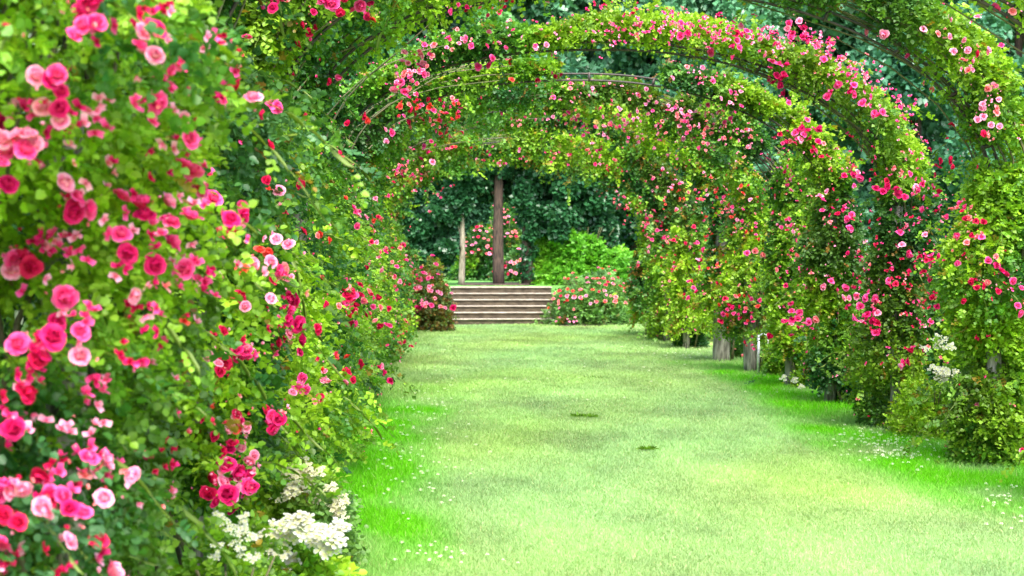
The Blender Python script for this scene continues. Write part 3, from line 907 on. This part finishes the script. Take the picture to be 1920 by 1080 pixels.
tag(link('lawn', me, lawn_material()), 'pale mown lawn running between the rose rows', 'lawn', kind='structure')

# grass blades
r = np.random.default_rng(300)
n = 620000
u = r.random(n)
y = 1 / (1 / 6.6 + u * (1 / 36.0 - 1 / 6.6))
x = r.uniform(-1.35, 4.9, n)
keep = np.abs((x * F / y + VX) - 960) < 1010
x, y = x[keep], y[keep]; n = len(x)
P = np.stack([x, y, np.full(n, -0.002)], 1)
P[:, 2] += 0.012 * nA(P * np.array([.6, .6, 0]) + 0)
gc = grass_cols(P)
lush = np.clip((gc[:, 1] - gc[:, 0] - .12) / .2, 0, 1)
edge = np.clip((0.0 - x) / .5, 0, 1) + np.clip((x - 3.6) / .4, 0, 1)
hgt = (0.020 + 0.014 * lush + 0.03 * edge * r.random(n)) * r.uniform(.5, 1.3, n) * (y / 9) ** .25
wd = 0.0035 * (y / 8) ** 0.8
az = r.uniform(0, 6.28, n)
S = np.stack([np.cos(az), np.sin(az), np.zeros(n)], 1); lean = np.stack([r.normal(size=n), r.normal(size=n), np.zeros(n)], 1) * .5
V = np.empty((n, 3, 3), np.float32)
V[:, 0] = P - S * wd[:, None]; V[:, 1] = P + S * wd[:, None]
V[:, 2] = P + lean * hgt[:, None]; V[:, 2, 2] += hgt
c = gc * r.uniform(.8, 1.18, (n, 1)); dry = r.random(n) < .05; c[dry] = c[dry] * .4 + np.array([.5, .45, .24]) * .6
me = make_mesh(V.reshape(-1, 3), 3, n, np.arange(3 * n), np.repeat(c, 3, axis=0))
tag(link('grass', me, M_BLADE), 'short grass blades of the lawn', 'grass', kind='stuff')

# clover flowers in the lawn
items = []
CL = []
for (px, py, sx, sy, n_) in ((1620, 825, 35, 10, 40), (1690, 850, 50, 14, 110), (1740, 830, 30, 10, 30), (1700, 865, 30, 8, 30), (800, 760, 50, 30, 70), (790, 850, 60, 40, 60), (820, 1050, 60, 15, 26),
                            (1310, 665, 60, 8, 90), (760, 900, 60, 40, 30), (1895, 950, 30, 14, 22), (1900, 980, 20, 30, 14), (1100, 690, 300, 40, 60), (1560, 730, 60, 20, 24)):
    for k in range(n_):
        a, b = px + r.normal() * sx, py + r.normal() * sy
        if b < 640: continue
        q = g(a, b)
        CL.append((q + np.array([0, 0, r.uniform(.02, .045)]), r.uniform(.009, .016) * (q[1] / 11) ** .5))
Vs, Fs, Cs = [], [], []; o = 0
for q, s in CL:
    V0, F0, C0 = WF[int(r.integers(3))]; C0 = np.array(C0) * 1.7
    for zoff, sc in ((0, 1), (.5, .75)):
        Vs.append(V0 * s * sc + q + np.array([0, 0, zoff * s])); Fs.append(F0 + o); Cs.append(C0); o += len(V0)
me = make_mesh(np.concatenate(Vs), 4, sum(map(len, Fs)), np.concatenate(Fs).ravel(), np.concatenate(Cs))
tag(link('clover_flowers', me, M_PETAL), 'tiny white clover flowers scattered in the lawn', 'clover', kind='stuff')

# darker weed tufts in the lawn
for k, (px, py, w, lab) in enumerate(((1084, 783, .07, 'dark green weed tuft in the middle of the lawn, left one of a close pair'), (1109, 784, .06, 'dark green weed tuft in the middle of the lawn, right one of a close pair'),
                                      (1218, 846, .06, 'small green weed tuft right of the middle of the lawn, nearer than the close pair'), (1122, 711, .17, 'flat dark tuft across the lawn beyond the close pair of weed tufts'),
                                      (1790, 879, .08, 'brownish weed tuft near the right edge column foot'))):
    q = g(px, py); n_ = 70
    a = r.uniform(0, 6.28, n_); rr = np.sqrt(r.random(n_)) * w
    Pq = np.stack([np.cos(a) * rr, np.sin(a) * rr * .8, np.full(n_, 0.004)], 1)
    Tq = np.stack([np.cos(a), np.sin(a), np.full(n_, .7)], 1) + r.normal(size=(n_, 3)) * .4
    me = leaves_mesh(Pq, Tq, r.normal(size=(n_, 3)) * .3 + np.array([0, 0, 1]), r.uniform(.03, .06, n_), np.array([0.12, .26, .02]) * r.uniform(.6, 1.4, (n_, 1)), width=.2)
    ob = link('weed_tuft', me, M_BLADE); ob.location = q; tag(ob, lab, 'weed', 'weed tufts in the lawn')

# soil beds at the foot of the bushes beside the steps, and under the right row
def bed(name, poly, z, lab):
    me = bpy.data.meshes.new('bed')
    n_ = len(poly)
    V = [(a, b, z + 0.03) for a, b in poly] + [(a, b, z - 0.05) for a, b in poly]
    me.from_pydata(V, [], [tuple(range(n_))] + [(i, n_ + i, n_ + (i + 1) % n_, (i + 1) % n_) for i in range(n_)]); me.update()
    ob = link(name, me, M_SOIL); tag(ob, lab, 'soil bed', kind='structure'); return ob


bed('soil_bed', [(2.72, 34.9), (5.2, 35.3), (5.4, 36.6), (2.72, 36.6)][::1], 0.0, 'dark soil bed right of the steps')
bed('soil_bed', [(-1.6, 33.0), (0.2, 33.4), (0.2, 36.3), (-1.6, 36.3)], 0.0, 'dark soil bed left of the steps')
bed('soil_bed', [(0.5, 40.2), (2.3, 40.1), (2.4, 44), (0.4, 44)], TZ, 'bare dark soil around the trunks on the upper terrace')

# ------------------------------------------------------------------ water tap
q = g(1427, 708)
root = empty('water_tap', q); tag(root, 'galvanised standpipe with a small tap, beside the grey post of the right row', 'water tap')
h = 0.56
link('pipe', tube_mesh([(np.array([[0, 0, -.05], [0, 0, h * .5], [0, 0, h]]), 0.02)], 12), M_GALV, root)
sp = link('spout', tube_mesh([(np.array([[0, 0, h - .01], [.05, 0, h + .01], [.09, 0, h + .01], [.12, 0, h - .01], [.13, 0, h - .05]]), [.016, .016, .016, .014, .013])], 10), M_GALV, root)
link('valve_handle', tube_mesh([(np.array([[.07, 0, h + .02], [.07, 0, h + .055]]), .008), (np.array([[.03, 0, h + .06], [.11, 0, h + .06]]), .008), (np.array([[.07, -.04, h + .06], [.07, .04, h + .06]]), .008)], 8), M_GALV, root)
hs = link('hose', tube_mesh([(np.array([[.13, 0, h - .045], [.14, .0, h * .6], [.135, .02, h * .3], [.15, .03, 0.01]]), .009)], 8), noise_material('pale hose', (.35, .36, .3), (.5, .5, .4), 10), root)

# ------------------------------------------------------------------ trees
def clump_leaves(centers, radii, n, r, lsize, seed, cols, flat=0.75):
    k = r.choice(len(centers), n, p=(radii ** 2) / (radii ** 2).sum())
    d = norm(r.normal(size=(n, 3))); rr = r.random(n) ** .3
    P = centers[k] + d * (radii[k] * rr)[:, None] * np.array([1, 1, flat])
    T = d + r.normal(size=(n, 3)) * .7; T[:, 2] -= .2
    N = d * .6 + r.normal(size=(n, 3)) * .5; N[:, 2] = np.abs(N[:, 2]) + .3
    c = cols(P, r) * r.uniform(.82, 1.18, (n, 1))
    return P, T, N, lsize * r.uniform(.6, 1.3, n), c


def crown_tree(name, label, cat, loc, trunk_h, trunk_r, blobs, n, lsize, seed, cols, mat, bark, group=None, lean=(0, 0), sub=9, link_it=True):
    """blobs: list of (x,y,z,rx,rz) masses relative to the foot; each is broken into smaller clumps"""
    r = np.random.default_rng(seed)
    root = empty(name, loc); tag(root, label, cat, group)
    C, R = [], []
    for (bx, by, bz, rx, rz) in blobs:
        for k in range(sub):
            d = norm(r.normal(size=3)) * r.random() ** .4
            C.append((bx + d[0] * rx * .8, by + d[1] * rx * .8, bz + d[2] * rz * .8)); R.append(r.uniform(.32, .6) * min(rx, rz))
    C, R = np.array(C), np.array(R)
    P, T, N, Z, c = clump_leaves(C, R, n, r, lsize, seed, cols)
    link('crown', leaves_mesh(P, T, N, Z, c), mat, root)
    t = np.linspace(0, 1, 9)
    tp = [(np.stack([lean[0] * t + .015 * np.sin(t * 7 + seed), lean[1] * t, t * trunk_h - .1], 1), trunk_r * (1.15 - .5 * t))]
    for k in range(7):
        c0 = C[int(r.integers(len(C)))]; a = r.uniform(.45, .9)
        s0 = np.array([lean[0] * a, lean[1] * a, trunk_h * a])
        tt = np.linspace(0, 1, 6)[:, None]
        pts = s0 + (c0 - s0) * tt; pts[:, 2] += .1 * np.sin(tt[:, 0] * 3.1)
        tp.append((pts, trunk_r * np.linspace(.35, .08, 6)))
    link('trunk', tube_mesh(tp, 9), bark, root)
    return root


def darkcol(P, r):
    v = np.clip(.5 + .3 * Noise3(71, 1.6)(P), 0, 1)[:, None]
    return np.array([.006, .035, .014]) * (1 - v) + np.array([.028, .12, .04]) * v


def tealcol(P, r):
    v = np.clip(.5 + .35 * Noise3(72, .55)(P), 0, 1)[:, None]
    return np.array([.045, .16, .085]) * (1 - v) + np.array([.10, .28, .13]) * v


def midcol(P, r):
    v = np.clip(.5 + .35 * Noise3(73, .9)(P), 0, 1)[:, None]
    return np.array([.03, .13, .04]) * (1 - v) + np.array([.10, .30, .06]) * v


# ivy-hung trees on the terrace round the opening behind the steps
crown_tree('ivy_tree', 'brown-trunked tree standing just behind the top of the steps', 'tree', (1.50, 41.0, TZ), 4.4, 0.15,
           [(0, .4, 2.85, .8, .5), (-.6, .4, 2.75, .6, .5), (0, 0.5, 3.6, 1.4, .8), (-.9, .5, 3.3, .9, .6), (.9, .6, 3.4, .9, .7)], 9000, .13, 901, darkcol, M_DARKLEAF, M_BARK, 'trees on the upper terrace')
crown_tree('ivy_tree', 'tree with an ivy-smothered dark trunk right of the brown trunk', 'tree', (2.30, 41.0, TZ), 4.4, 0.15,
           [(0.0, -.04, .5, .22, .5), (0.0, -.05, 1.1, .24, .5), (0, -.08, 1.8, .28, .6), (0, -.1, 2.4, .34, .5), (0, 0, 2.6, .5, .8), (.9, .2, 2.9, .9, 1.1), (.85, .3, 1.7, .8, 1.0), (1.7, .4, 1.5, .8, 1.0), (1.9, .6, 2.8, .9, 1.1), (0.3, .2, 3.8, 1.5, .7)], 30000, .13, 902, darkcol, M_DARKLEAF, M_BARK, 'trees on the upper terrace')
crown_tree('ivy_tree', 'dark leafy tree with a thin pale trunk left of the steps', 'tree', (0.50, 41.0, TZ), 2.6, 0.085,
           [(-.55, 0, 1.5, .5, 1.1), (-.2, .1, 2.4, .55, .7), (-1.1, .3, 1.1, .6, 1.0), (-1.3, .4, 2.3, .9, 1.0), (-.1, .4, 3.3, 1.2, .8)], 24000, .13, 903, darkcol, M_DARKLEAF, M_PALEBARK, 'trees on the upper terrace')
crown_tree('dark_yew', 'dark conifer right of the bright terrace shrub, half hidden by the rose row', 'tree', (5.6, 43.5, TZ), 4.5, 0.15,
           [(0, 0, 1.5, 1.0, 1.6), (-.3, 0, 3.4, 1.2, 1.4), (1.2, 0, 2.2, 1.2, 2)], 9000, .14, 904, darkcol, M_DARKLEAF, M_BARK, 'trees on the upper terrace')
# rose bushes seen through the opening
for k, (x, y, R, lab) in enumerate([(1.15, 50, (0.9, .9, 1.85), 'tall pink rose bush seen through the opening left of the brown trunk'), (2.3, 48, (.7, .8, 1.1), 'pale rose bush seen between the brown and the ivy-covered trunk'),
                                    (2.25, 54, (.9, .9, 2.7), 'distant pink-flowered rose bush seen high between the two trunks')]):
    root, pos, d = shrub('far_rose_bush', lab, 'rose bush', (x, y, TZ - .02), R, 1800, .08, 870 + k, 'rose bushes beyond the terrace trunks', .15, .6)
    shrub_blooms(root, pos, d, 44, .12, 'SLRSL', r0, .45 if k != 1 else .2)

# a dark hedge across the back of the terrace
n = 16000
r = np.random.default_rng(57)
root = empty('terrace_hedge', (2, 58, TZ)); tag(root, 'dark blue-green hedge across the back of the upper terrace', 'hedge')
pos = np.stack([r.uniform(-9, 11, n), np.abs(r.normal(size=n)) * .3 - .2, r.random(n) * 4.2], 1)
P, T, N, Z, I = sprays(pos, np.stack([r.normal(size=n) * .5, -np.ones(n), r.normal(size=n) * .5], 1), r, .3, .17, 5)
link('foliage', leaves_mesh(P, T, N, Z, (tealcol(pos, r) * .55)[I]), M_DARKLEAF, root)
st = [(np.array([[x_, .3, 0], [x_ + .1, .3, 2], [x_, .3, 3.6]]), .06) for x_ in np.arange(-8.5, 10.6, 1.0)]

# the tall trees behind everything
forest = [
    (-14, 66, 1.05, 0, 'tall dark tree behind the far left of the rose tunnel'), (-7.5, 62, .95, 1, 'tall tree above the left shoulder of the arches'), (-1.5, 66, 1.0, 2, 'round green tree behind the top of the arches, left of the sky gap'),
    (6.0, 68, 1.1, 0, 'tall blue-green tree behind the middle of the arches, right of the sky gap'), (10.5, 63, 1.0, 1, 'blue-green tree above the pink arch top'), (15.5, 66, 1.15, 0, 'tall blue-green tree above the pink arch top shoulder'),
    (20.5, 64, 1.05, 1, 'dark tree behind the gap left of the right edge column'), (26.5, 68, 1.15, 0, 'dark tree behind the right edge column'), (2.2, 63, .62, 2, 'lower green tree peeping under the second hoop'),
    (12.5, 80, 1.4, 1, 'largest tree of the back row at the right'), (21, 84, 1.45, 0, 'back-row tree at the far right'), (-9, 82, 1.4, 0, 'back-row tree at the left'), (0.2, 86, 1.3, 1, 'back-row tree in the middle')]
protos = {}
for k, (x, y, s, v, lab) in enumerate(forest):
    if v not in protos:
        rr_ = np.random.default_rng(950 + v)
        bl = []
        for q in range(36):
            zz = rr_.uniform(1.0, 15.5); w = 3.6 * math.sin(math.pi * min(1, (zz + 3) / 20)) ** .7
            a = rr_.uniform(0, 6.28); q_ = rr_.uniform(.2, 1)
            bl.append((math.cos(a) * w * q_, math.sin(a) * w * q_, zz, rr_.uniform(1.6, 2.6), rr_.uniform(1.3, 2.0)))
        protos[v] = crown_tree('woodland_tree', lab, 'tree', (x, y, TZ), 12, .2, bl, 60000, .27, 960 + v, (tealcol, tealcol, midcol)[v], M_DARKLEAF, M_BARK, 'tall trees behind the garden', sub=8)
        t_ = protos[v]
    else:
        src = protos[v]
        t_ = src.copy(); COL.objects.link(t_)
        for ch in list(src.children):
            c_ = ch.copy(); COL.objects.link(c_); c_.parent = t_
        t_['label'] = lab
    t_.location = (x, y, TZ); t_.scale = (s, s, s * 1.08); t_.rotation_euler = (0, 0, 1.3 * k)

r = np.random.default_rng(58)
n = 60000
xw = r.uniform(-60, 75, n); top = 15 + 3 * np.sin(xw * .35) + 2.5 * np.sin(xw * .9 + 1) - 9 * np.exp(-((xw - 4.6) / 1.6) ** 2)
zw = r.random(n) * top
Pw = np.stack([xw, 100 + r.normal(size=n) * 2.5, zw + TZ], 1)
me = leaves_mesh(Pw, r.normal(size=(n, 3)), r.normal(size=(n, 3)) + np.array([0, -1, .8]), r.uniform(.6, 1.3, n), tealcol(Pw * .5, r) * .9)
tag(link('far_wood', me, M_DARKLEAF), 'far-off blue-green wood closing the view', 'wood', kind='stuff')

# ------------------------------------------------------------------ light, sky, camera
EL, AZ = math.radians(56), math.radians(170)      # azimuth measured from +Y towards +X: the sun is right and a little behind
w = bpy.data.worlds.new('World'); SC.world = w; w.use_nodes = True
nt = w.node_tree; bg = nt.nodes['Background']
sky = nt.nodes.new('ShaderNodeTexSky'); sky.sky_type = 'NISHITA'; sky.sun_disc = False
sky.sun_elevation = EL; sky.sun_rotation = AZ; sky.air_density = 1.0; sky.dust_density = 3.0; sky.ozone_density = 0.6
nt.links.new(sky.outputs[0], bg.inputs['Color']); bg.inputs['Strength'].default_value = 0.15
ld = bpy.data.lights.new('sun', 'SUN'); ld.energy = 2.0; ld.angle = math.radians(32); ld.color = (1.0, 0.96, 0.9)
lo = bpy.data.objects.new('sun', ld); COL.objects.link(lo)
sd = Vector((math.sin(AZ) * math.cos(EL), math.cos(AZ) * math.cos(EL), math.sin(EL)))
lo.rotation_euler = sd.to_track_quat('Z', 'Y').to_euler()
lo.location = (0, 0, 30)

cd = bpy.data.cameras.new('camera'); cam = bpy.data.objects.new('camera', cd); COL.objects.link(cam)
cd.sensor_width = 36; cd.lens = F / 1920 * 36; cd.clip_end = 2000; cd.clip_start = 0.1
cam.location = (0, 0, EYE)
yaw = math.atan((960 - VX) / F); pit = math.atan((540 - VY) / F)
cam.rotation_euler = (math.pi / 2 - pit, 0, -yaw)
cd.dof.use_dof = True; cd.dof.focus_distance = 11.0; cd.dof.aperture_fstop = 4.2
SC.camera = cam
SC.view_settings.view_transform = 'Standard'; SC.view_settings.look = 'None'
SC.view_settings.exposure = 2.05; SC.view_settings.gamma = 1
SC.cycles.max_bounces = 8; SC.cycles.diffuse_bounces = 4; SC.cycles.transmission_bounces = 4; SC.cycles.transparent_max_bounces = 4
